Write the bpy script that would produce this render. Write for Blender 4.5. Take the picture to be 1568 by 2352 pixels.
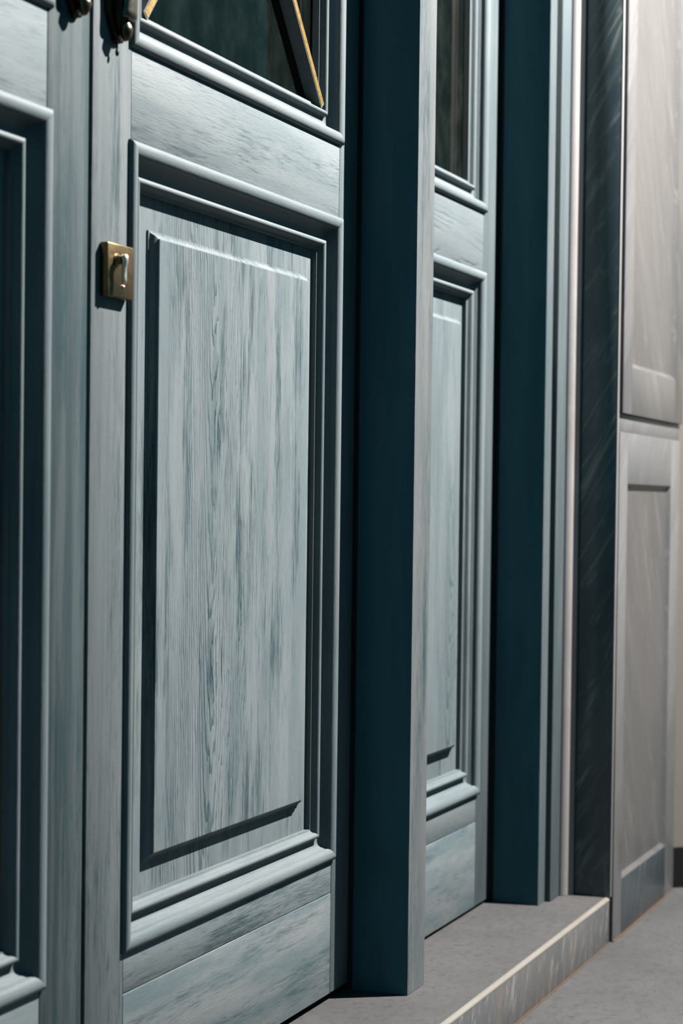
import bpy, bmesh, math, random
from mathutils import Vector, Matrix, noise as mnoise

for o in list(bpy.data.objects):
    bpy.data.objects.remove(o)
SC = bpy.context.scene
COL = SC.collection
random.seed(7)

# ------------------------------------------------------------------ camera
YAW, PITCH, ROLL = 0.37450, 0.0235, 0.0123
cam_d = bpy.data.cameras.new('camera')
cam_d.sensor_fit = 'HORIZONTAL'
cam_d.sensor_width = 24.0
cam_d.lens = 4504.27 / 1568 * 24.0
cam_d.shift_y = (1252.98 - 1176.0) / 1568.0
cam_d.clip_start = 0.05
cam_d.clip_end = 200
cam_d.dof.use_dof = True
cam_d.dof.focus_distance = 3.25
cam_d.dof.aperture_fstop = 4.6
cam = bpy.data.objects.new('camera', cam_d)
COL.objects.link(cam)
fw = Vector((math.cos(YAW) * math.cos(PITCH), math.sin(YAW) * math.cos(PITCH), -math.sin(PITCH)))
r0 = Vector((math.sin(YAW), -math.cos(YAW), 0))
u0 = r0.cross(fw)
rt = math.cos(ROLL) * r0 + math.sin(ROLL) * u0
up = -math.sin(ROLL) * r0 + math.cos(ROLL) * u0
cam.matrix_world = Matrix(((rt.x, up.x, -fw.x, 0), (rt.y, up.y, -fw.y, -1.2899),
                           (rt.z, up.z, -fw.z, 0.9), (0, 0, 0, 1)))
SC.camera = cam

# ------------------------------------------------------------------ world, lamp, exposure
W = bpy.data.worlds.new('world')
SC.world = W
W.use_nodes = True
bg = W.node_tree.nodes['Background']
bg.inputs[0].default_value = (0.03, 0.33, 0.46, 1)
bg.inputs[1].default_value = 0.6

lamp_d = bpy.data.lights.new('street_lamp_light', 'POINT')
lamp_d.energy = 5550
lamp_d.color = (1.0, 0.952, 0.917)
lamp_d.shadow_soft_size = 0.02
lamp = bpy.data.objects.new('street_lamp_light', lamp_d)
lamp.location = (4.53, -2.00, 3.93)
COL.objects.link(lamp)

SC.view_settings.view_transform = 'Standard'
SC.view_settings.look = 'None'
SC.view_settings.gamma = 1
SC.view_settings.use_curve_mapping = False
SC.view_settings.exposure = 0.0


# ------------------------------------------------------------------ node helpers
class NT:
    def __init__(self, name):
        self.m = bpy.data.materials.new(name)
        self.m.use_nodes = True
        self.t = self.m.node_tree
        self.t.nodes.clear()
        self.out = self.t.nodes.new('ShaderNodeOutputMaterial')

    def n(self, typ, **kw):
        nd = self.t.nodes.new(typ)
        for k, v in kw.items():
            setattr(nd, k, v)
        return nd

    def link(self, a, b):
        self.t.links.new(a, b)

    def set(self, sock, v):
        if hasattr(v, 'is_output'):
            self.link(v, sock)
        else:
            sock.default_value = v

    def math(self, op, a, b=0.0, c=None, clamp=False):
        nd = self.n('ShaderNodeMath', operation=op, use_clamp=clamp)
        self.set(nd.inputs[0], a)
        self.set(nd.inputs[1], b)
        if c is not None:
            self.set(nd.inputs[2], c)
        return nd.outputs[0]

    def vscale(self, v, s, off=None):
        nd = self.n('ShaderNodeVectorMath', operation='MULTIPLY')
        self.set(nd.inputs[0], v)
        nd.inputs[1].default_value = s
        o = nd.outputs[0]
        if off is not None:
            ad = self.n('ShaderNodeVectorMath', operation='ADD')
            self.link(o, ad.inputs[0])
            self.set(ad.inputs[1], off)
            o = ad.outputs[0]
        return o

    def noise(self, v, scale=1.0, detail=4.0, rough=0.55, dist=0.0):
        nd = self.n('ShaderNodeTexNoise')
        self.link(v, nd.inputs['Vector'])
        nd.inputs['Scale'].default_value = scale
        nd.inputs['Detail'].default_value = detail
        nd.inputs['Roughness'].default_value = rough
        nd.inputs['Distortion'].default_value = dist
        return nd.outputs['Fac']

    def ramp(self, f, lo, hi, to=(0.0, 1.0)):
        nd = self.n('ShaderNodeMapRange', interpolation_type='SMOOTHSTEP')
        self.set(nd.inputs[0], f)
        nd.inputs[1].default_value = lo
        nd.inputs[2].default_value = hi
        nd.inputs[3].default_value = to[0]
        nd.inputs[4].default_value = to[1]
        return nd.outputs[0]

    def mix(self, f, a, b):
        nd = self.n('ShaderNodeMix', data_type='RGBA')
        self.set(nd.inputs['Factor'], f)
        for s, v in ((nd.inputs[6], a), (nd.inputs[7], b)):
            if hasattr(v, 'is_output'):
                self.link(v, s)
            else:
                s.default_value = (*v, 1)
        return nd.outputs[2]

    def principled(self, col, rough=0.5, metal=0.0, spec=0.5, bump=None, bstr=0.3, bdist=0.001):
        p = self.n('ShaderNodeBsdfPrincipled')
        if hasattr(col, 'is_output'):
            self.link(col, p.inputs['Base Color'])
        else:
            p.inputs['Base Color'].default_value = (*col, 1)
        self.set(p.inputs['Roughness'], rough)
        p.inputs['Metallic'].default_value = metal
        p.inputs['Specular IOR Level'].default_value = spec
        if bump is not None:
            b = self.n('ShaderNodeBump')
            b.inputs['Strength'].default_value = bstr
            b.inputs['Distance'].default_value = bdist
            self.link(bump, b.inputs['Height'])
            self.link(b.outputs[0], p.inputs['Normal'])
        self.link(p.outputs[0], self.out.inputs[0])
        return p

    def coords(self, rnd=True):
        tc = self.n('ShaderNodeTexCoord')
        v = tc.outputs['Object']
        off = None
        if rnd:
            oi = self.n('ShaderNodeObjectInfo')
            cx = self.n('ShaderNodeCombineXYZ')
            self.link(self.math('MULTIPLY', oi.outputs['Random'], 37.0), cx.inputs[0])
            self.link(self.math('MULTIPLY', oi.outputs['Random'], 19.0), cx.inputs[2])
            off = cx.outputs[0]
        return v, off


# ------------------------------------------------------------------ materials
LIGHT = (0.0873, 0.1011, 0.1054)
MID = (0.0669, 0.0831, 0.0887)
DARK = (0.0105, 0.0245, 0.0285)


def paint(name, axis='z', worn=0.6, fine=0.6, contrast=1.0, cath=None, rough=0.56, light=LIGHT, mid=MID, band=24.0, dark=DARK, tone_s=17.0):
    """weathered teal paint on grained wood; the grain runs along AXIS of the object's own coordinates"""
    n = NT(name)
    v, off = n.coords()

    def s(across, along):
        return (across, across, along) if axis == 'z' else (along, across, across)
    bands = n.noise(n.vscale(v, s(band, 1.3), off), detail=4, rough=0.6, dist=0.3)
    patch = n.noise(n.vscale(v, s(band * 0.45, 3.2), off), detail=3, rough=0.55)
    streak = n.noise(n.vscale(v, s(330, 21), off), detail=4, rough=0.68, dist=0.25)
    long_ = n.noise(n.vscale(v, s(130, 4.5), off), detail=5, rough=0.66, dist=0.3)
    fibre = n.noise(n.vscale(v, s(1000, 42), off), detail=3, rough=0.62)
    fleck = n.noise(n.vscale(v, s(1100, 260), off), detail=2, rough=0.5)
    zone = n.math('ADD', n.math('MULTIPLY', n.math('SUBTRACT', bands, 0.5), 1.3), n.math('MULTIPLY', n.math('SUBTRACT', patch, 0.5), 0.9))
    d = n.math('MULTIPLY', n.ramp(n.math('ADD', streak, n.math('MULTIPLY', zone, 0.55)), 0.49, 0.70), 0.62 * worn)
    d = n.math('ADD', d, n.math('MULTIPLY', n.ramp(n.math('ADD', long_, n.math('MULTIPLY', zone, 0.5)), 0.52, 0.72), 0.50 * worn))
    d = n.math('ADD', d, n.math('MULTIPLY', n.ramp(fibre, 0.53, 0.72), 0.26 * fine))
    tone = n.noise(n.vscale(v, s(tone_s, 2.4), off), detail=5, rough=0.6)
    base = n.mix(n.ramp(tone, 0.38, 0.62), mid, light)
    height = n.math('ADD', n.math('MULTIPLY', fibre, -0.6), n.math('MULTIPLY', streak, -0.6))
    if cath is not None:
        # flat-sawn figure: growth rings cut lengthwise, nested points down the board's heart
        x0, ztop, slope, spacing, wd = cath
        sep = n.n('ShaderNodeSeparateXYZ')
        n.link(v, sep.inputs[0])
        wob = n.noise(n.vscale(v, s(22, 4)), detail=4, rough=0.55)
        wob2 = n.noise(n.vscale(v, s(120, 40)), detail=2, rough=0.5)
        ax = sep.outputs[0] if axis == 'z' else sep.outputs[2]
        az = sep.outputs[2] if axis == 'z' else sep.outputs[0]
        xx = n.math('SUBTRACT', ax, x0)
        xx = n.math('ADD', xx, n.math('MULTIPLY', n.math('SUBTRACT', wob, 0.5), 0.04))
        dz = n.math('MULTIPLY', n.math('SUBTRACT', ztop, az), slope)
        dz = n.math('ADD', dz, n.math('MULTIPLY', n.math('SUBTRACT', wob, 0.5), 0.022))
        rr = n.math('SQRT', n.math('ADD', n.math('MULTIPLY', xx, xx), n.math('MULTIPLY', dz, dz)))
        rr = n.math('ADD', rr, n.math('MULTIPLY', n.math('SUBTRACT', wob2, 0.5), 0.0026))
        fr = n.math('FRACT', n.math('DIVIDE', rr, spacing))
        line = n.math('MULTIPLY', n.ramp(fr, 0.55, 0.88), n.ramp(fr, 1.0, 0.94))
        vis = n.math('MULTIPLY', n.ramp(n.noise(n.vscale(v, s(15, 2.6)), detail=2), 0.40, 0.56), n.ramp(n.math('ABSOLUTE', xx), wd, wd * 0.3))
        heart = n.math('MULTIPLY', n.ramp(n.math('ABSOLUTE', xx), 0.075, 0.035), n.ramp(az, ztop - 0.25, ztop - 0.62))
        vis = n.math('MAXIMUM', vis, heart)
        lv = n.math('MULTIPLY', line, vis)
        d = n.math('ADD', d, n.math('MULTIPLY', lv, 0.60))
        height = n.math('ADD', height, n.math('MULTIPLY', lv, -1.4))
    d = n.math('MULTIPLY', d, contrast, clamp=True)
    col = n.mix(d, base, dark)
    spk = n.math('MULTIPLY', n.ramp(fleck, 0.66, 0.76), 0.30)
    col = n.mix(spk, col, (0.16, 0.18, 0.18))
    rgh = n.math('ADD', rough, n.math('MULTIPLY', n.math('SUBTRACT', fibre, 0.5), 0.25))
    n.principled(col, rgh, spec=0.11, bump=height, bstr=0.55, bdist=0.0011)
    return n.m


PV = paint('teal_paint_upright', 'z', tone_s=48.0, worn=0.85, fine=1.1, light=(0.0745, 0.0833, 0.0859), mid=(0.0573, 0.0693, 0.0729))
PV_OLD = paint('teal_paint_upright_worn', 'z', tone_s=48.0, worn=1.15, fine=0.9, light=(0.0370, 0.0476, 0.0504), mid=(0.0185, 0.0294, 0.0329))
PH = paint('teal_paint_level', 'x', worn=0.75, fine=1.0, band=16.0)
PH_BOT = paint('teal_paint_level_scuffed', 'x', worn=0.6, fine=1.3, light=(0.0887, 0.0967, 0.0992), mid=(0.0532, 0.0719, 0.0775), band=18.0)
PMV = paint('teal_paint_moulding_upright', 'z', worn=0.30, fine=0.5, contrast=0.8, light=(0.0737, 0.0880, 0.0930), mid=(0.0573, 0.0732, 0.0787))
PMH = paint('teal_paint_moulding_level', 'x', worn=0.30, fine=0.7, contrast=0.8, light=(0.0784, 0.0911, 0.0949), mid=(0.0627, 0.0775, 0.0825))
PPANEL = paint('teal_paint_panel', 'z', worn=0.80, fine=0.8, cath=(2.765, 1.32, 0.055, 0.0058, 0.24))
PPANEL2 = paint('teal_paint_panel_smooth', 'z', worn=0.35, fine=0.5, contrast=0.8, cath=(3.95, 1.32, 0.05, 0.0050, 0.16), light=(0.0723, 0.0856, 0.0899), mid=(0.0580, 0.0725, 0.0775))
PRAIL2 = paint('teal_paint_rail_knotted', 'x', worn=0.25, fine=0.35, contrast=0.75, cath=(1.43, 3.2, 0.06, 0.009, 0.10), light=(0.0695, 0.0806, 0.0843), mid=(0.0580, 0.0701, 0.0744))
PPOST = paint('teal_paint_post', 'z', worn=0.9, fine=1.6, contrast=0.9, light=(0.066, 0.071, 0.071), mid=(0.050, 0.0575, 0.059))
PPLAIN = paint('teal_paint_plain', 'z', worn=0.15, fine=0.25, contrast=0.6, light=(0.0457, 0.0559, 0.0594), mid=(0.0349, 0.0461, 0.0501))
PSHADE = paint('teal_paint_shaded_side', 'z', worn=0.12, fine=0.5, contrast=0.7, light=(0.0248, 0.0720, 0.0900), mid=(0.0180, 0.0585, 0.0743))  # unworn side paint, with the teal of the shade put into its colour


def marble(name, base, base2, vein, veinf=0.5, rot=(0, 0.35, 0), sc=(14, 14, 1.6), rough=0.35, thin=None, bright=None, thinf=0.6, spec=0.4):
    n = NT(name)
    v, off = n.coords()
    mp = n.n('ShaderNodeMapping')
    n.link(v, mp.inputs[0])
    mp.inputs['Rotation'].default_value = rot
    w = mp.outputs[0]
    cloud = n.noise(n.vscale(w, (4, 4, 1.2), off), detail=4, rough=0.6, dist=0.6)
    str1 = n.noise(n.vscale(w, sc, off), detail=6, rough=0.62, dist=0.8)
    str2 = n.noise(n.vscale(w, (sc[0] * 4, sc[1] * 4, sc[2] * 3.2), off), detail=4, rough=0.6, dist=0.4)
    grain = n.noise(n.vscale(v, (260, 260, 260), off), detail=2, rough=0.5)
    col = n.mix(n.ramp(cloud, 0.35, 0.66), base, base2)
    wf = n.math('MULTIPLY', n.ramp(str1, 0.52, 0.74), veinf)
    wf = n.math('ADD', wf, n.math('MULTIPLY', n.math('MULTIPLY', n.ramp(str2, 0.54, 0.74), n.ramp(str1, 0.42, 0.6)), veinf * 0.8), clamp=True)
    col = n.mix(wf, col, vein)
    if thin:
        ln = n.noise(n.vscale(w, (24, 24, 0.9), off), detail=2, rough=0.4, dist=0.15)
        t = n.math('ABSOLUTE', n.math('SUBTRACT', ln, 0.56))
        tf = n.math('MULTIPLY', n.math('MULTIPLY', n.ramp(t, 0.020, 0.002), n.ramp(cloud, 0.46, 0.58)), thinf)
        col = n.mix(tf, col, thin)
    if bright:
        st = n.noise(n.vscale(v, (7, 7, 3), off), detail=4, rough=0.6)
        col = n.mix(n.math('MULTIPLY', n.ramp(st, 0.54, 0.72), 0.55), col, bright)
    n.principled(col, n.math('ADD', rough, n.math('MULTIPLY', n.math('SUBTRACT', grain, 0.5), 0.2)), spec=spec,
                 bump=n.math('ADD', n.math('MULTIPLY', grain, 0.3), str2), bstr=0.10, bdist=0.0008)
    return n.m


M_GREY = marble('grey_marble', (0.0527, 0.0542, 0.0558), (0.0682, 0.0688, 0.0698), (0.0992, 0.0992, 0.0992), 0.55, rot=(0, -0.75, 0), sc=(46, 46, 5.0))
M_GREY2 = marble('grey_marble_panel', (0.0341, 0.0347, 0.0350), (0.0465, 0.0456, 0.0443), (0.0806, 0.0800, 0.0790), 0.5, rot=(0, 0.55, 0), sc=(46, 46, 5.0))
M_BLUE = marble('blue_grey_marble', (0.0139, 0.0180, 0.0205), (0.0202, 0.0248, 0.0273), (0.0620, 0.0667, 0.0682), 0.45, rot=(0, -0.5, 0), sc=(40, 40, 4.0))
M_DARK = marble('dark_green_marble', (0.022, 0.034, 0.039), (0.040, 0.053, 0.056), (0.11, 0.125, 0.125), 0.6, rot=(-0.50, 0, 0), sc=(48, 48, 9.0),
                thin=(0.1302, 0.1426, 0.1333), rough=0.22, thinf=0.75)
M_EDGE = marble('pale_marble_edge', (0.1116, 0.1069, 0.1039), (0.1302, 0.1271, 0.1255), (0.1612, 0.1597, 0.1581), 0.4, bright=(0.100, 0.080, 0.064))
M_CREAM = marble('cream_marble_edge', (0.0930, 0.0853, 0.0728), (0.1116, 0.1054, 0.0945), (0.1395, 0.1364, 0.1271), 0.4, bright=(0.0744, 0.0558, 0.0372), rot=(0, 1.4, 0))
M_RISER = marble('veined_riser_marble', (0.0403, 0.0419, 0.0434), (0.0558, 0.0558, 0.0558), (0.1302, 0.1286, 0.1271), 0.8, rot=(0, -0.3, 0), sc=(60, 60, 14.0), bright=(0.0682, 0.0558, 0.0434))


def stone(name, a, b, dark, sc=6.0):
    n = NT(name)
    v, off = n.coords(False)
    cl = n.noise(n.vscale(v, (sc, sc, sc)), detail=5, rough=0.6)
    mo = n.noise(n.vscale(v, (45, 70, 45)), detail=5, rough=0.7)
    gr = n.noise(n.vscale(v, (520, 520, 520)), detail=2, rough=0.6)
    pit = n.noise(n.vscale(v, (38, 38, 38)), detail=6, rough=0.75, dist=0.5)
    col = n.mix(n.ramp(cl, 0.32, 0.68), a, b)
    col = n.mix(n.math('MULTIPLY', n.ramp(mo, 0.48, 0.68), 0.45), col, dark)
    col = n.mix(n.math('MULTIPLY', n.ramp(gr, 0.48, 0.70), 0.55), col, dark)
    col = n.mix(n.math('MULTIPLY', n.math('MULTIPLY', n.ramp(pit, 0.56, 0.66), n.ramp(cl, 0.46, 0.60)), 0.85), col, dark)
    n.principled(col, 0.6, spec=0.3, bump=n.math('ADD', gr, n.math('MULTIPLY', pit, -1.2)), bstr=0.35, bdist=0.001)
    return n.m


M_TREAD = stone('grey_step_stone', (0.0273, 0.0270, 0.0273), (0.0347, 0.0341, 0.0341), (0.0093, 0.0093, 0.0096))
M_GROUND = stone('grey_paving_stone', (0.0232, 0.0236, 0.0242), (0.0325, 0.0325, 0.0329), (0.0087, 0.0090, 0.0093), sc=4.0)


def plain(name, col, rough=0.5, metal=0.0, spec=0.5, ns=120.0, amt=0.25, bstr=0.15):
    n = NT(name)
    v, off = n.coords()
    f = n.noise(n.vscale(v, (ns, ns, ns), off), detail=4, rough=0.6)
    c = n.mix(n.math('MULTIPLY', n.ramp(f, 0.4, 0.7), amt), col, tuple(x * 0.45 for x in col))
    n.principled(c, rough, metal, spec, bump=f, bstr=bstr, bdist=0.0008)
    return n.m


M_BRASS = plain('aged_brass', (0.150, 0.100, 0.045), 0.34, 1.0, ns=70, amt=0.6, bstr=0.25)
M_BRASSK = plain('polished_brass_knob', (0.62, 0.50, 0.41), 0.40, 1.0, ns=60, amt=0.2)
M_GILT = plain('gilt_strip', (0.2720, 0.1680, 0.0440), 0.38, 0.7, ns=160, amt=0.75, bstr=0.5)
M_BRONZE = plain('dark_bronze', (0.0224, 0.0192, 0.0144), 0.36, 0.85, ns=70, amt=0.6, bstr=0.3)
M_BRONZE2 = plain('worn_bronze', (0.0960, 0.0840, 0.0640), 0.36, 0.9, ns=70, amt=0.6, bstr=0.3)
M_BRONZE3 = plain('brown_bronze', (0.075, 0.052, 0.032), 0.30, 0.9, ns=70, amt=0.6, bstr=0.3)
M_PLASTER = plain('beige_plaster', (0.0620, 0.0573, 0.0512), 0.85, ns=30, amt=0.08, spec=0.2)
M_SKIRT = plain('black_skirting', (0.0012, 0.0014, 0.0016), 0.8, ns=30, amt=0.2, spec=0.1)
M_ADDED_ASPHALT = plain('added_dark_asphalt', (0.0109, 0.0112, 0.0118), 0.85, ns=90, amt=0.4, spec=0.2, bstr=0.5)
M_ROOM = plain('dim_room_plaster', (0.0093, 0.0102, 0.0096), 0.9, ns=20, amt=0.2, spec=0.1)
M_GROUT = plain('rusty_grout', (0.0527, 0.0357, 0.0217), 0.9, ns=200, amt=0.4, spec=0.1)
M_JOINT = plain('dark_joint', (0.0279, 0.0264, 0.0248), 0.9, ns=200, amt=0.4, spec=0.1)


def glass(name):
    n = NT(name)
    v, off = n.coords(False)
    sm = n.noise(n.vscale(v, (14, 14, 9)), detail=5, rough=0.65)
    tr = n.n('ShaderNodeBsdfTransparent')
    tr.inputs[0].default_value = (0.26, 0.36, 0.34, 1)
    gl = n.n('ShaderNodeBsdfGlossy')
    gl.inputs['Color'].default_value = (0.62, 0.46, 0.40, 1)
    gl.inputs['Roughness'].default_value = 0.02
    lw = n.n('ShaderNodeLayerWeight')
    lw.inputs['Blend'].default_value = 0.5
    ge = n.n('ShaderNodeNewGeometry')
    fr = n.math('ADD', n.math('MULTIPLY', n.math('POWER', lw.outputs['Facing'], 5.0), 0.92), 0.05)
    fr = n.math('MULTIPLY', fr, n.math('SUBTRACT', 1.0, ge.outputs['Backfacing']))
    mx = n.n('ShaderNodeMixShader')
    n.link(fr, mx.inputs[0])
    n.link(tr.outputs[0], mx.inputs[1])
    n.link(gl.outputs[0], mx.inputs[2])
    df = n.n('ShaderNodeBsdfDiffuse')
    df.inputs['Color'].default_value = (0.10, 0.145, 0.135, 1)
    m2 = n.n('ShaderNodeMixShader')
    n.link(n.ramp(sm, 0.35, 0.85, (0.012, 0.048)), m2.inputs[0])
    n.link(mx.outputs[0], m2.inputs[1])
    n.link(df.outputs[0], m2.inputs[2])
    n.link(m2.outputs[0], n.out.inputs[0])
    return n.m


M_GLASS = glass('dusty_glass')


# ------------------------------------------------------------------ object helpers
def tag(o, label=None, cat=None, group=None, kind=None):
    for k, v in (('label', label), ('category', cat), ('group', group), ('kind', kind)):
        if v:
            o[k] = v
    return o


def empty(name, loc=(0, 0, 0)):
    o = bpy.data.objects.new(name, None)
    o.empty_display_size = 0.05
    o.location = loc
    COL.objects.link(o)
    return o


def mesh(name, verts, faces, mat, parent=None, smooth=None, origin=(0, 0, 0)):
    """one mesh object; VERTS are in world metres, ORIGIN is the origin of its thing"""
    me = bpy.data.meshes.new(name)
    ox, oy, oz = origin
    me.from_pydata([(x - ox, y - oy, z - oz) for x, y, z in verts], [], faces)
    bm = bmesh.new()
    bm.from_mesh(me)
    bmesh.ops.recalc_face_normals(bm, faces=bm.faces)
    bm.to_mesh(me)
    bm.free()
    me.materials.append(mat)
    if smooth:
        me.polygons.foreach_set('use_smooth', [True] * len(me.polygons))
        me.set_sharp_from_angle(angle=math.radians(smooth))
    o = bpy.data.objects.new(name, me)
    COL.objects.link(o)
    if parent is not None:
        o.parent = parent
    else:
        o.location = origin
    return o


def rel(p):
    """world origin of a parent chain"""
    v = Vector((0, 0, 0))
    while p is not None:
        v += p.location
        p = p.parent
    return v


def part(name, verts, faces, mat, parent, smooth=None):
    return mesh(name, verts, faces, mat, parent, smooth, origin=rel(parent))


def box(name, x0, x1, y0, y1, z0, z1, mat, parent=None, bev=0.0, seg=2):
    bm = bmesh.new()
    o = rel(parent) if parent is not None else Vector((0, 0, 0))
    vs = [bm.verts.new((x - o.x, y - o.y, z - o.z)) for x in (x0, x1) for y in (y0, y1) for z in (z0, z1)]
    for f in ((0, 1, 3, 2), (4, 6, 7, 5), (0, 4, 5, 1), (2, 3, 7, 6), (0, 2, 6, 4), (1, 5, 7, 3)):
        bm.faces.new([vs[i] for i in f])
    if bev:
        bmesh.ops.bevel(bm, geom=list(bm.edges), offset=bev, segments=seg, affect='EDGES', profile=0.5)
    bmesh.ops.recalc_face_normals(bm, faces=bm.faces)
    me = bpy.data.meshes.new(name)
    bm.to_mesh(me)
    bm.free()
    me.materials.append(mat)
    if bev:
        me.polygons.foreach_set('use_smooth', [True] * len(me.polygons))
        me.set_sharp_from_angle(angle=math.radians(50))
    ob = bpy.data.objects.new(name, me)
    COL.objects.link(ob)
    if parent is not None:
        ob.parent = parent
    return ob


def loft(rings, cap=True):
    """faces for rings of equal length"""
    n = len(rings[0])
    vs = [p for r in rings for p in r]
    fs = []
    for i in range(len(rings) - 1):
        for j in range(n):
            k = (j + 1) % n
            fs.append((i * n + j, i * n + k, (i + 1) * n + k, (i + 1) * n + j))
    if cap:
        fs.append(tuple(range(n)))
        fs.append(tuple((len(rings) - 1) * n + j for j in range(n)))
    return vs, fs


PROFILE = [(0, -.034), (0, .0015), (.0010, .0045), (.003, .0066), (.006, .0080), (.009, .0084), (.0125, .0081), (.016, .0070), (.0190, .0050),
           (.0212, .0020), (.0222, -.0015), (.0222, -.0060), (.0240, -.0082), (.0256, -.0125), (.0285, -.0156), (.0325, -.0174), (.0375, -.0180),
           (.0430, -.0172), (.0442, -.0158), (.0442, -.0122), (.0450, -.0102), (.0466, -.0086), (.0490, -.0080), (.0513, -.0087), (.0532, -.0106),
           (.0545, -.0135), (.0552, -.0168), (.0568, -.0190), (.0590, -.0208), (.0612, -.0208), (.0612, -.034)]


def moulding(name, x0, x1, z0, z1, parent):
    """four mitred strips with the photograph's bolection profile around a rectangle"""
    N = 7
    def ring(fn):
        return [fn(u, v) for u, v in PROFILE]
    sides = {
        'b': (lambda u, v: (x0 + u, -v, z0 + u), lambda u, v: (x1 - u, -v, z0 + u), PMH),
        't': (lambda u, v: (x0 + u, -v, z1 - u), lambda u, v: (x1 - u, -v, z1 - u), PMH),
        'l': (lambda u, v: (x0 + u, -v, z0 + u), lambda u, v: (x0 + u, -v, z1 - u), PMV),
        'r': (lambda u, v: (x1 - u, -v, z0 + u), lambda u, v: (x1 - u, -v, z1 - u), PMV)}
    for k, (a, b, m) in sides.items():
        vs, fs = loft([ring(a), ring(b)])
        part(name, vs, fs, m, parent, smooth=40)


def rect_ring(x0, x1, z0, z1, i, y):
    return [(x0 + i, y, z0 + i), (x1 - i, y, z0 + i), (x1 - i, y, z1 - i), (x0 + i, y, z1 - i)]


def raised_panel(x0, x1, z0, z1, fx0, fx1, fz0, fz1, mat, parent):
    """flat sunk border at y=.030, stepped ogee, raised field at y=.0143"""
    rings = [rect_ring(x0, x1, z0, z1, 0, .044), rect_ring(x0, x1, z0, z1, 0, .030)]
    for i, y in ((0, .030), (.0002, .0272), (.0032, .0266), (.0050, .0240), (.0072, .0205), (.0100, .0182), (.0118, .0172), (.0122, .0146), (.0134, .0143)):
        rings.append(rect_ring(fx0, fx1, fz0, fz1, i, y))
    vs, fs = loft(rings)
    return part('raised_panel', vs, fs, mat, parent)


def door_leaf(name, x0, x1, jl, jr, label, mats, cat='door', bars=True, gap=0.014):
    """x0..x1 the leaf, jl/jr the joints between stiles and rails"""
    L = tag(empty(name, ((x0 + x1) / 2, 0.02, gap)), label, cat)
    L.location = ((0, 0, 0))
    top = 2.55
    box('stile', x0, jl - .0006, 0, .045, gap, top, mats['ls'], L, .0016)
    box('stile', jr + .0006, x1, 0, .045, gap, top, mats['rs'], L, .0016)
    box('rail', jl, jr, .0004, .045, 1.395, 1.534, mats['rail'], L, .0008)
    box('rail', jl, jr, .0004, .045, 2.44, top, mats['rail'], L, .0008)
    box('rail', jl, jr, .0004, .045, .1962, .262, mats['rail'], L, .0010)
    box('kick_board', jl, jr, .0000, .045, gap, .1952, mats['kick'], L, .0012)
    mx0, mx1 = jl - .0075, jr + .0085
    moulding('panel_moulding', mx0, mx1, .2545, 1.4000, L)
    moulding('glazing_moulding', mx0, mx1, 1.5285, 2.446, L)
    px0, px1 = mx0 + .060, mx1 - .060
    raised_panel(px0, px1, .3145, 1.340, px0 + .0555, px1 - .0385, .3635, 1.2895, mats['panel'], L)
    box('glass_pane', px0 - .004, px1 + .004, .0345, .0385, 1.584, 2.390, M_GLASS, L)
    if bars:
        gx0, gx1, gz0, gz1 = px0 + .004, px1 - .004, 1.584, 2.372
        cx, cz = (gx0 + gx1) / 2, (gz0 + gz1) / 2
        for sx, sz in ((-1, -1), (1, -1), (1, 1), (-1, 1)):
            a = Vector((cx + sx * (gx1 - gx0) / 2, 0, cz + sz * (gz1 - gz0) / 2))
            d = (Vector((cx, 0, cz)) - a).normalized()
            a = a + d * .004
            b = Vector((cx, 0, cz)) - d * .0005
            p = Vector((-d.z, 0, d.x))
            def pr(hw, y0, y1, ins=0.0):
                A, B = a + d * ins, b
                vs = []
                for q in (A, B):
                    for w, y in ((-hw, y1), (-hw, y0), (hw, y0), (hw, y1)):
                        c = q + p * w
                        vs.append((c.x, y, c.z))
                return vs, [(0, 1, 5, 4), (1, 2, 6, 5), (2, 3, 7, 6), (3, 0, 4, 7), (0, 3, 2, 1), (4, 5, 6, 7)]
            vs, fs = pr(.0078, .0102, .0344)
            g = part('glazing_bar', vs, fs, PMV, L)
            vs, fs = pr(.0056, .0094, .0112, .003)
            tag(part('gilt_strip', vs, fs, M_GILT, g), 'gilt metal strip')
    return L


def prism_y(outline, y0, y1, bev=0.0, inset=None):
    """outline in x,z extruded along y; the front (y0) edge is bevelled by shrinking towards the centroid"""
    cx = sum(p[0] for p in outline) / len(outline)
    cz = sum(p[1] for p in outline) / len(outline)
    def sh(p, b):
        d = Vector((p[0] - cx, p[1] - cz))
        l = d.length
        d = d * max(0, (l - b * 1.3) / l)
        return cx + d.x, cz + d.y
    r = [[(x, y1, z) for x, z in outline], [(x, y0 + bev, z) for x, z in outline]]
    if bev:
        r.append([(sh(p, bev)[0], y0, sh(p, bev)[1]) for p in outline])
    return loft(r)


def round_loft(path, mat, name, parent, seg=14, smooth=60):
    """path: (x, y, z, half width x, half depth y)"""
    rings = [[(x + a * math.cos(t), y + b * math.sin(t), z) for t in [2 * math.pi * i / seg for i in range(seg)]] for x, y, z, a, b in path]
    vs, fs = loft(rings)
    return part(name, vs, fs, mat, parent, smooth=smooth)


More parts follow.
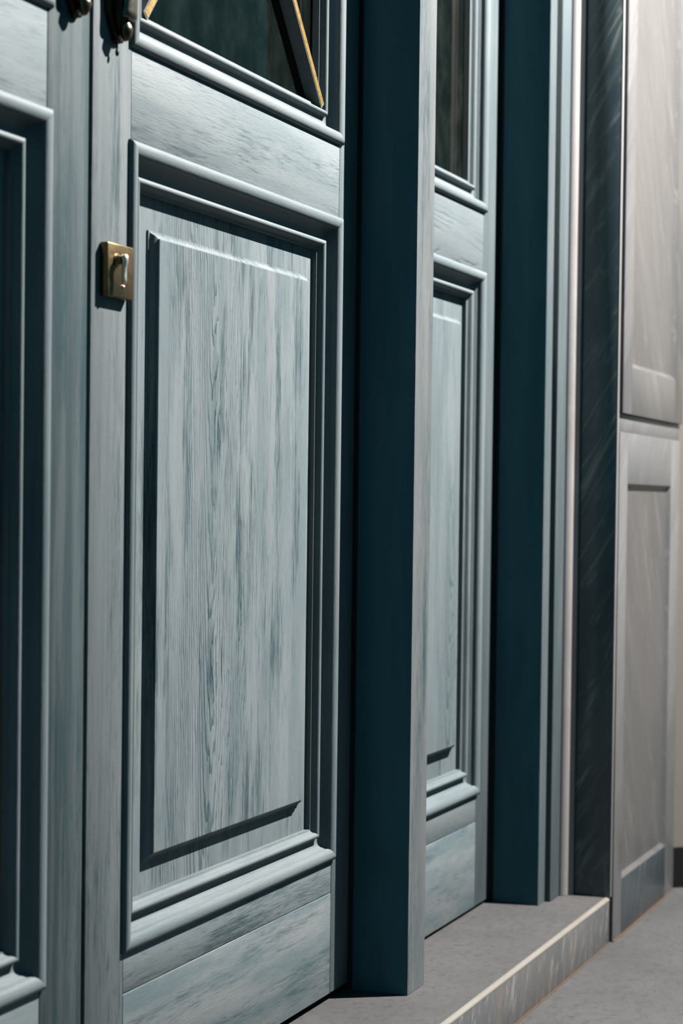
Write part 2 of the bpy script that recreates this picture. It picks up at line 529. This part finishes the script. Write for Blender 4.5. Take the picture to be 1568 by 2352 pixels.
# ================================================================== large structure
box_floor = box('floor', -1.5, 9.0, -1.25, 0.10, -0.205, -0.105, M_GROUND)
tag(box('added_street', -1.5, 9.0, -7.0, -1.256, -0.30, -0.125, M_ADDED_ASPHALT), 'dark asphalt added out of view beyond the paving to cut bounced light', None, None, 'structure')  # out of view; added to keep bounced light off the doors
tag(box_floor, 'grey stone paving in front of the doorstep', None, None, 'structure')
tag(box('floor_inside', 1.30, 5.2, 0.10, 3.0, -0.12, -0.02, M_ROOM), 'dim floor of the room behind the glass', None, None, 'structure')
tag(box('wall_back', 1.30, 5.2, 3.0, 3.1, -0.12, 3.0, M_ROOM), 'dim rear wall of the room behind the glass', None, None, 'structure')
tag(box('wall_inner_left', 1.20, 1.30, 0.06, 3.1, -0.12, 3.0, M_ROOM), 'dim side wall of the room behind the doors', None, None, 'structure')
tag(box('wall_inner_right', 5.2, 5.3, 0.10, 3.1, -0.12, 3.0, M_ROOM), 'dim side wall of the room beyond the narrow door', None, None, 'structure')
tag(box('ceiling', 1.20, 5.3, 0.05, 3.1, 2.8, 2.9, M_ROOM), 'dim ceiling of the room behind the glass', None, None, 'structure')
tag(box('wall_front', 1.20, 5.05, -.235, .045, 2.66, 3.05, M_PLASTER), 'plaster wall above the teal doors', None, None, 'structure')
def splay(name, t0, t1, off0, off1, z0, z1, mat):
    """slab along the splayed return beyond the pier; off is measured towards the street side"""
    o = Vector((5.0475, -.200)); d = Vector((.693, -.721)); q = Vector((-.721, -.693))
    c = [o + d * t0 + q * off0, o + d * t1 + q * off0, o + d * t1 + q * off1, o + d * t0 + q * off1]
    vs, fs = loft([[(p.x, p.y, z0) for p in c], [(p.x, p.y, z1) for p in c]])
    return mesh(name, vs, fs, mat)


tag(splay('wall_right', 0.0, 1.5, -.20, 0.0, -.105, 3.05, M_PLASTER), 'beige plaster wall splayed outwards beyond the marble pier', None, None, 'structure')
tag(splay('baseboard_right', 0.0, 1.5, .0005, .010, -.105, .000, M_SKIRT), 'black skirting at the foot of the beige wall', None, None, 'structure')

# ================================================================== doorstep
step = tag(empty('doorstep'), 'low grey stone doorstep with a veined marble riser and cream edge, under the doors', 'step')
box('tread', 1.30, 4.3655, -.2300, .10, -.104, 0.0, M_TREAD, step)
# marble facing with a rounded, lit front edge
# riser slab
box('riser', 1.30, 4.3655, -.2400, -.2302, -.1045, -.0075, M_RISER, step, .0005)
nose = []
for x in (1.30, 4.3655):
    nose.append([(x, y, z) for y, z in ((-.2302, -.0070), (-.2302, .0002), (-.2330, .0004), (-.2372, -.0008), (-.2400, -.0030), (-.2406, -.0052), (-.2402, -.0070))])
vs, fs = loft(nose)
part('nosing', vs, fs, M_CREAM, step, smooth=45)
box('grout_line', 1.30, 4.3655, -.2425, -.2400, -.105, -.1028, M_GROUT, step)

# ================================================================== doors
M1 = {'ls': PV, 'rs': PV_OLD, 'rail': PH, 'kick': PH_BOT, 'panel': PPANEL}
M2 = {'ls': PV, 'rs': PMV, 'rail': PH, 'kick': PH_BOT, 'panel': PPANEL}
M3 = {'ls': PMV, 'rs': PPLAIN, 'rail': PRAIL2, 'kick': PH_BOT, 'panel': PPANEL2}
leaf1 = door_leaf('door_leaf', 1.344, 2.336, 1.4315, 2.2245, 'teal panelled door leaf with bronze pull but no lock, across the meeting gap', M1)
leaf2 = door_leaf('door_leaf.001', 2.3455, 3.338, 2.4580, 3.2505, 'teal panelled door leaf with the square brass lock on its stile, beside the proud post', M2)
leaf3 = door_leaf('side_door_leaf', 3.446, 4.2075, 3.532, 4.1070, 'narrow teal panelled leaf between the two teal posts, with plain glass', M3, bars=False, gap=.008)
# narrow astragal behind the meeting gap, fixed to the lock leaf
box('rebate_strip', 2.322, 2.360, .0455, .060, .014, 2.55, PMV, leaf2)

# brass lock on the leaf
LK = box('lock_case', 2.3695, 2.4455, -.0128, 0.0, 1.1732, 1.2468, M_BRASS, leaf2, .0020, 2)
tag(LK, 'square brass lock with a thumb turn')

def disc_y(cx, cz, prof, seg=20):
    rings = [[(cx + r * math.cos(2 * math.pi * i / seg), y, cz + r * math.sin(2 * math.pi * i / seg)) for i in range(seg)] for r, y in prof]
    return loft(rings)


vs, fs = disc_y(2.3940, 1.2240, [(.0088, -.0126), (.0088, -.0140), (.0076, -.0150), (.0062, -.0185), (.0058, -.0215)])
part('turn_collar', vs, fs, M_BRASS, LK, smooth=40)
KX, KY = 2.3940, -.0255
round_loft([(KX, KY, 1.2318, .0010, .0010), (KX, KY, 1.2310, .0034, .0032), (KX, KY, 1.2290, .0050, .0046), (KX, KY, 1.2258, .0056, .0050),
            (KX, KY, 1.2215, .0052, .0047), (KX, KY + .0004, 1.2165, .0042, .0040), (KX, KY + .0008, 1.2110, .0037, .0034), (KX, KY + .0008, 1.2020, .0040, .0034),
            (KX, KY + .0006, 1.1960, .0041, .0033), (KX, KY + .0006, 1.1925, .0034, .0026), (KX, KY + .0006, 1.1912, .0012, .001)], M_BRASSK, 'thumb_turn', LK)
vs, fs = disc_y(2.4135, 1.1895, [(.0022, -.0126), (.0022, -.0140), (.0014, -.0150), (.0003, -.0153)], 12)
part('screw_head', vs, fs, M_BRASSK, LK, smooth=50)


def handle(leaf, cx, dz, flip, label):
    """dark bronze pull with a pointed back plate; the lower end is what shows in the view"""
    z0 = 1.513 + dz
    f = flip
    out = [(0, 0), (.010, .003), (.020, .016), (.030, .034), (.0325, .040), (.0325, .300), (.024, .322), (.010, .336), (0, .340),
           (-.010, .336), (-.024, .322), (-.0325, .300), (-.0325, .040), (-.030, .034), (-.020, .016), (-.010, .003)]
    vs, fs = prism_y([(cx + x, z0 + z) for x, z in out], -.0095, 0.0, .003)
    H = part('pull_handle', vs, fs, M_BRONZE, leaf, smooth=30)
    tag(H, label)
    # raised ridge on the plate
    out2 = [(0, .010), (.010, .024), (.016, .044), (.016, .290), (0, .312), (-.016, .290), (-.016, .044), (-.010, .024)]
    vs, fs = prism_y([(cx - .006 + x * .9, z0 + z) for x, z in out2], -.0200, -.0094, .005)
    part('plate_ridge', vs, fs, M_BRONZE, H, smooth=30)
    # bow of the pull: flares at its lower end, bends out and runs up
    hx = cx - .001
    z0 -= .008
    path = [(hx, -0.0200, z0 + .0400, .0165, .0070), (hx, -0.0215, z0 + .0425, .0185, .0085), (hx, -0.0225, z0 + .0500, .0175, .0085), (hx, -0.0240, z0 + .0700, .0145, .0080),
            (hx, -0.0270, z0 + .0950, .0120, .0075), (hx, -0.0320, z0 + .1400, .0105, .0072), (hx, -0.0340, z0 + .1900, .0105, .0072), (hx, -0.0310, z0 + .2450, .0115, .0074),
            (hx, -0.0240, z0 + .2800, .0140, .0080), (hx, -0.0200, z0 + .2980, .0165, .0080), (hx, -0.0190, z0 + .3020, .0120, .0060)]
    round_loft(path, M_BRONZE2, 'pull_bow', H, 12, 50)
    for zz in (.0540, .288):
        box('pull_stud', hx - .006, hx + .006, -.020, -.010, z0 + zz - .006, z0 + zz + .006, M_BRONZE, H, .001)
    # bead under the bow
    kz = z0 + .0265
    prof = [(hx - .002, -.0175, kz - .0165, .0015, .0015), (hx - .002, -.0178, kz - .0145, .0050, .0046), (hx - .002, -.0182, kz - .0080, .0085, .0075),
            (hx - .002, -.0185, kz - .0015, .0112, .0095), (hx - .002, -.0182, kz + .0045, .0095, .0080), (hx - .002, -.0178, kz + .0095, .0050, .0045), (hx - .002, -.0178, kz + .0140, .0040, .0040)]
    round_loft(prof, M_BRONZE3, 'bow_bead', H, 14, 60)
    # thin finial with a drop at its end
    if flip < 0:
        return H
    cx -= .010
    z0 += .008
    prof = [(cx, -.0085, z0 - .0190, .0006, .0006), (cx, -.0085, z0 - .0180, .0022, .0020), (cx, -.0085, z0 - .0150, .0031, .0028), (cx, -.0085, z0 - .0115, .0024, .0022),
            (cx, -.0085, z0 - .0070, .0013, .0012), (cx, -.0085, z0 + .0040, .0014, .0012)]
    round_loft(prof, M_BRONZE, 'finial_drop', H, 10, 60)
    return H


handle(leaf2, 2.408, .009, 1, 'dark bronze pull handle with a pointed plate')
handle(leaf1, 2.291, .017, -1, 'dark bronze pull handle with a pointed plate')


# ================================================================== posts and frame
def wavy_post(name, x0, x1, y0, y1, z0, z1, mat, parent, amp=.0007, n=90, side=None):
    """squared timber with slightly uneven front arrises"""
    rings = []
    for i in range(n + 1):
        z = z0 + (z1 - z0) * i / n
        a = amp * (mnoise.noise(Vector((3.1, 0, z * 9))) + .6 * mnoise.noise(Vector((1.7, 4, z * 31))))
        b = amp * .6 * mnoise.noise(Vector((9.1, 2, z * 17)))
        e = .0012
        rings.append([(x0, y1, z), (x0 + .0002, y0 + e + abs(a), z), (x0 + e * .7 + a, y0 + .0002, z), (x1 - e + b, y0, z), (x1, y0 + e, z), (x1, y1, z)])
    vs, fs = loft(rings)
    o = part(name, vs, fs, mat, parent, smooth=35)
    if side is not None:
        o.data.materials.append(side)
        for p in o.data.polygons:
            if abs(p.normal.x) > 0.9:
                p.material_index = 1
    return o


post = tag(empty('door_post'), 'thick teal post standing proud between the lock door and the narrow leaf, worn pale front', 'post')
wavy_post('post_timber', 3.3425, 3.4365, -.1150, -.0080, 0.001, 2.60, PPOST, post, side=PSHADE)
box('post_core', 3.3600, 3.4240, -.0079, .045, 0.001, 2.60, PPLAIN, post)

jamb = tag(empty('door_jamb'), 'dark sided teal jamb post between the narrow leaf and the marble surround', 'post')
wavy_post('jamb_timber', 4.2105, 4.2640, -.1155, -.0110, 0.001, 2.60, PPLAIN, jamb, amp=.0004, side=PSHADE)
box('jamb_board', 4.2642, 4.3385, -.1285, -.0110, 0.001, 2.60, PPLAIN, jamb, .0015)
box('jamb_core', 4.2300, 4.3385, -.0109, .045, 0.001, 2.60, PPLAIN, jamb)

head = tag(empty('header_beam'), 'teal timber head beam above the doors', 'beam')
box('head_beam', 1.30, 4.3470, -.1150, .045, 2.601, 2.659, PH, head, .002)

# ================================================================== marble surround
pier = tag(empty('marble_pier'), 'grey marble pier of panelled slabs with a dark marble reveal, beside the teal jamb', 'pier')
# torus bead between timber and reveal
tor = []
bead = [(4.3390, -.100), (4.3390, -.1300), (4.3400, -.1345), (4.3425, -.1385), (4.3455, -.1418), (4.3490, -.1443), (4.3525, -.1455), (4.3560, -.1450), (4.3590, -.1425), (4.3600, -.1400),
        (4.3600, -.1545), (4.3618, -.1560), (4.3655, -.1560), (4.3655, -.100)]
for z in (0.001, 2.65):
    tor.append([(x, y, z) for x, y in bead])
vs, fs = loft(tor)
tag(part('bead_moulding', vs, fs, M_EDGE, pier, smooth=35), 'pale marble bead')
tag(box('reveal_slab', 4.3662, 4.3715, -.2385, -.1562, 0.001, 2.65, M_DARK, pier, .0008), 'dark green marble slab with white veins')
box('reveal_edge', 4.3662, 4.3790, -.2420, -.2387, 0.001, 2.65, M_EDGE, pier, .0008)
box('pier_core', 4.3717, 5.045, -.2340, -.05, -.105, 2.65, M_JOINT, pier)
box('band_slab', 4.3835, 5.0450, -.2415, -.2342, 1.0625, 1.1040, M_GREY, pier, .0008)


def framed_slab(x0, x1, z0, z1, rx0, rx1, rz0, rz1, yf, depth, bw, parent, m_left, m_bottom, m_right, m_top, m_panel):
    """marble slab with a sunk, bevel-edged panel: four frame slabs and the sunk panel"""
    yb = -.2342
    # frame slabs as mitre-free lengths
    box('slab', x0, rx0, yf, yb, z0, z1, m_left, parent, .0009)
    box('slab', rx1, x1, yf, yb, z0, z1, m_right, parent, .0009)
    box('slab', rx0, rx1, yf, yb, z0, rz0, m_bottom, parent, .0003)
    box('slab', rx0, rx1, yf, yb, rz1, z1, m_top, parent, .0003)
    yd = yf + depth
    rings = [rect_ring(rx0, rx1, rz0, rz1, .0001, yb), rect_ring(rx0, rx1, rz0, rz1, .0001, yf + .0008), rect_ring(rx0, rx1, rz0, rz1, bw, yd)]
    n = 4
    vs = [p for r in rings for p in r]
    fs = []
    for a in (0, 1):
        for j in range(4):
            k = (j + 1) % 4
            fs.append((a * n + j, a * n + k, (a + 1) * n + k, (a + 1) * n + j))
    fs.append((8, 9, 10, 11))
    fs.append((0, 1, 2, 3))
    part('sunk_panel', vs, fs, m_panel, parent)


framed_slab(4.3840, 5.0450, 1.1045, 2.65, 4.4720, 4.9500, 1.2130, 2.60, -.2495, .0090, .0110, pier, M_GREY, M_GREY2, M_GREY2, M_GREY2, M_GREY2)
framed_slab(4.3840, 5.0450, -.1040, 1.0620, 4.4640, 4.9420, 0.0270, 0.9440, -.2440, .0095, .0100, pier, M_GREY, M_BLUE, M_GREY, M_GREY, M_GREY2)
box('grout_line', 4.3840, 5.0450, -.2475, -.2442, -.105, -.1025, M_GROUT, pier)
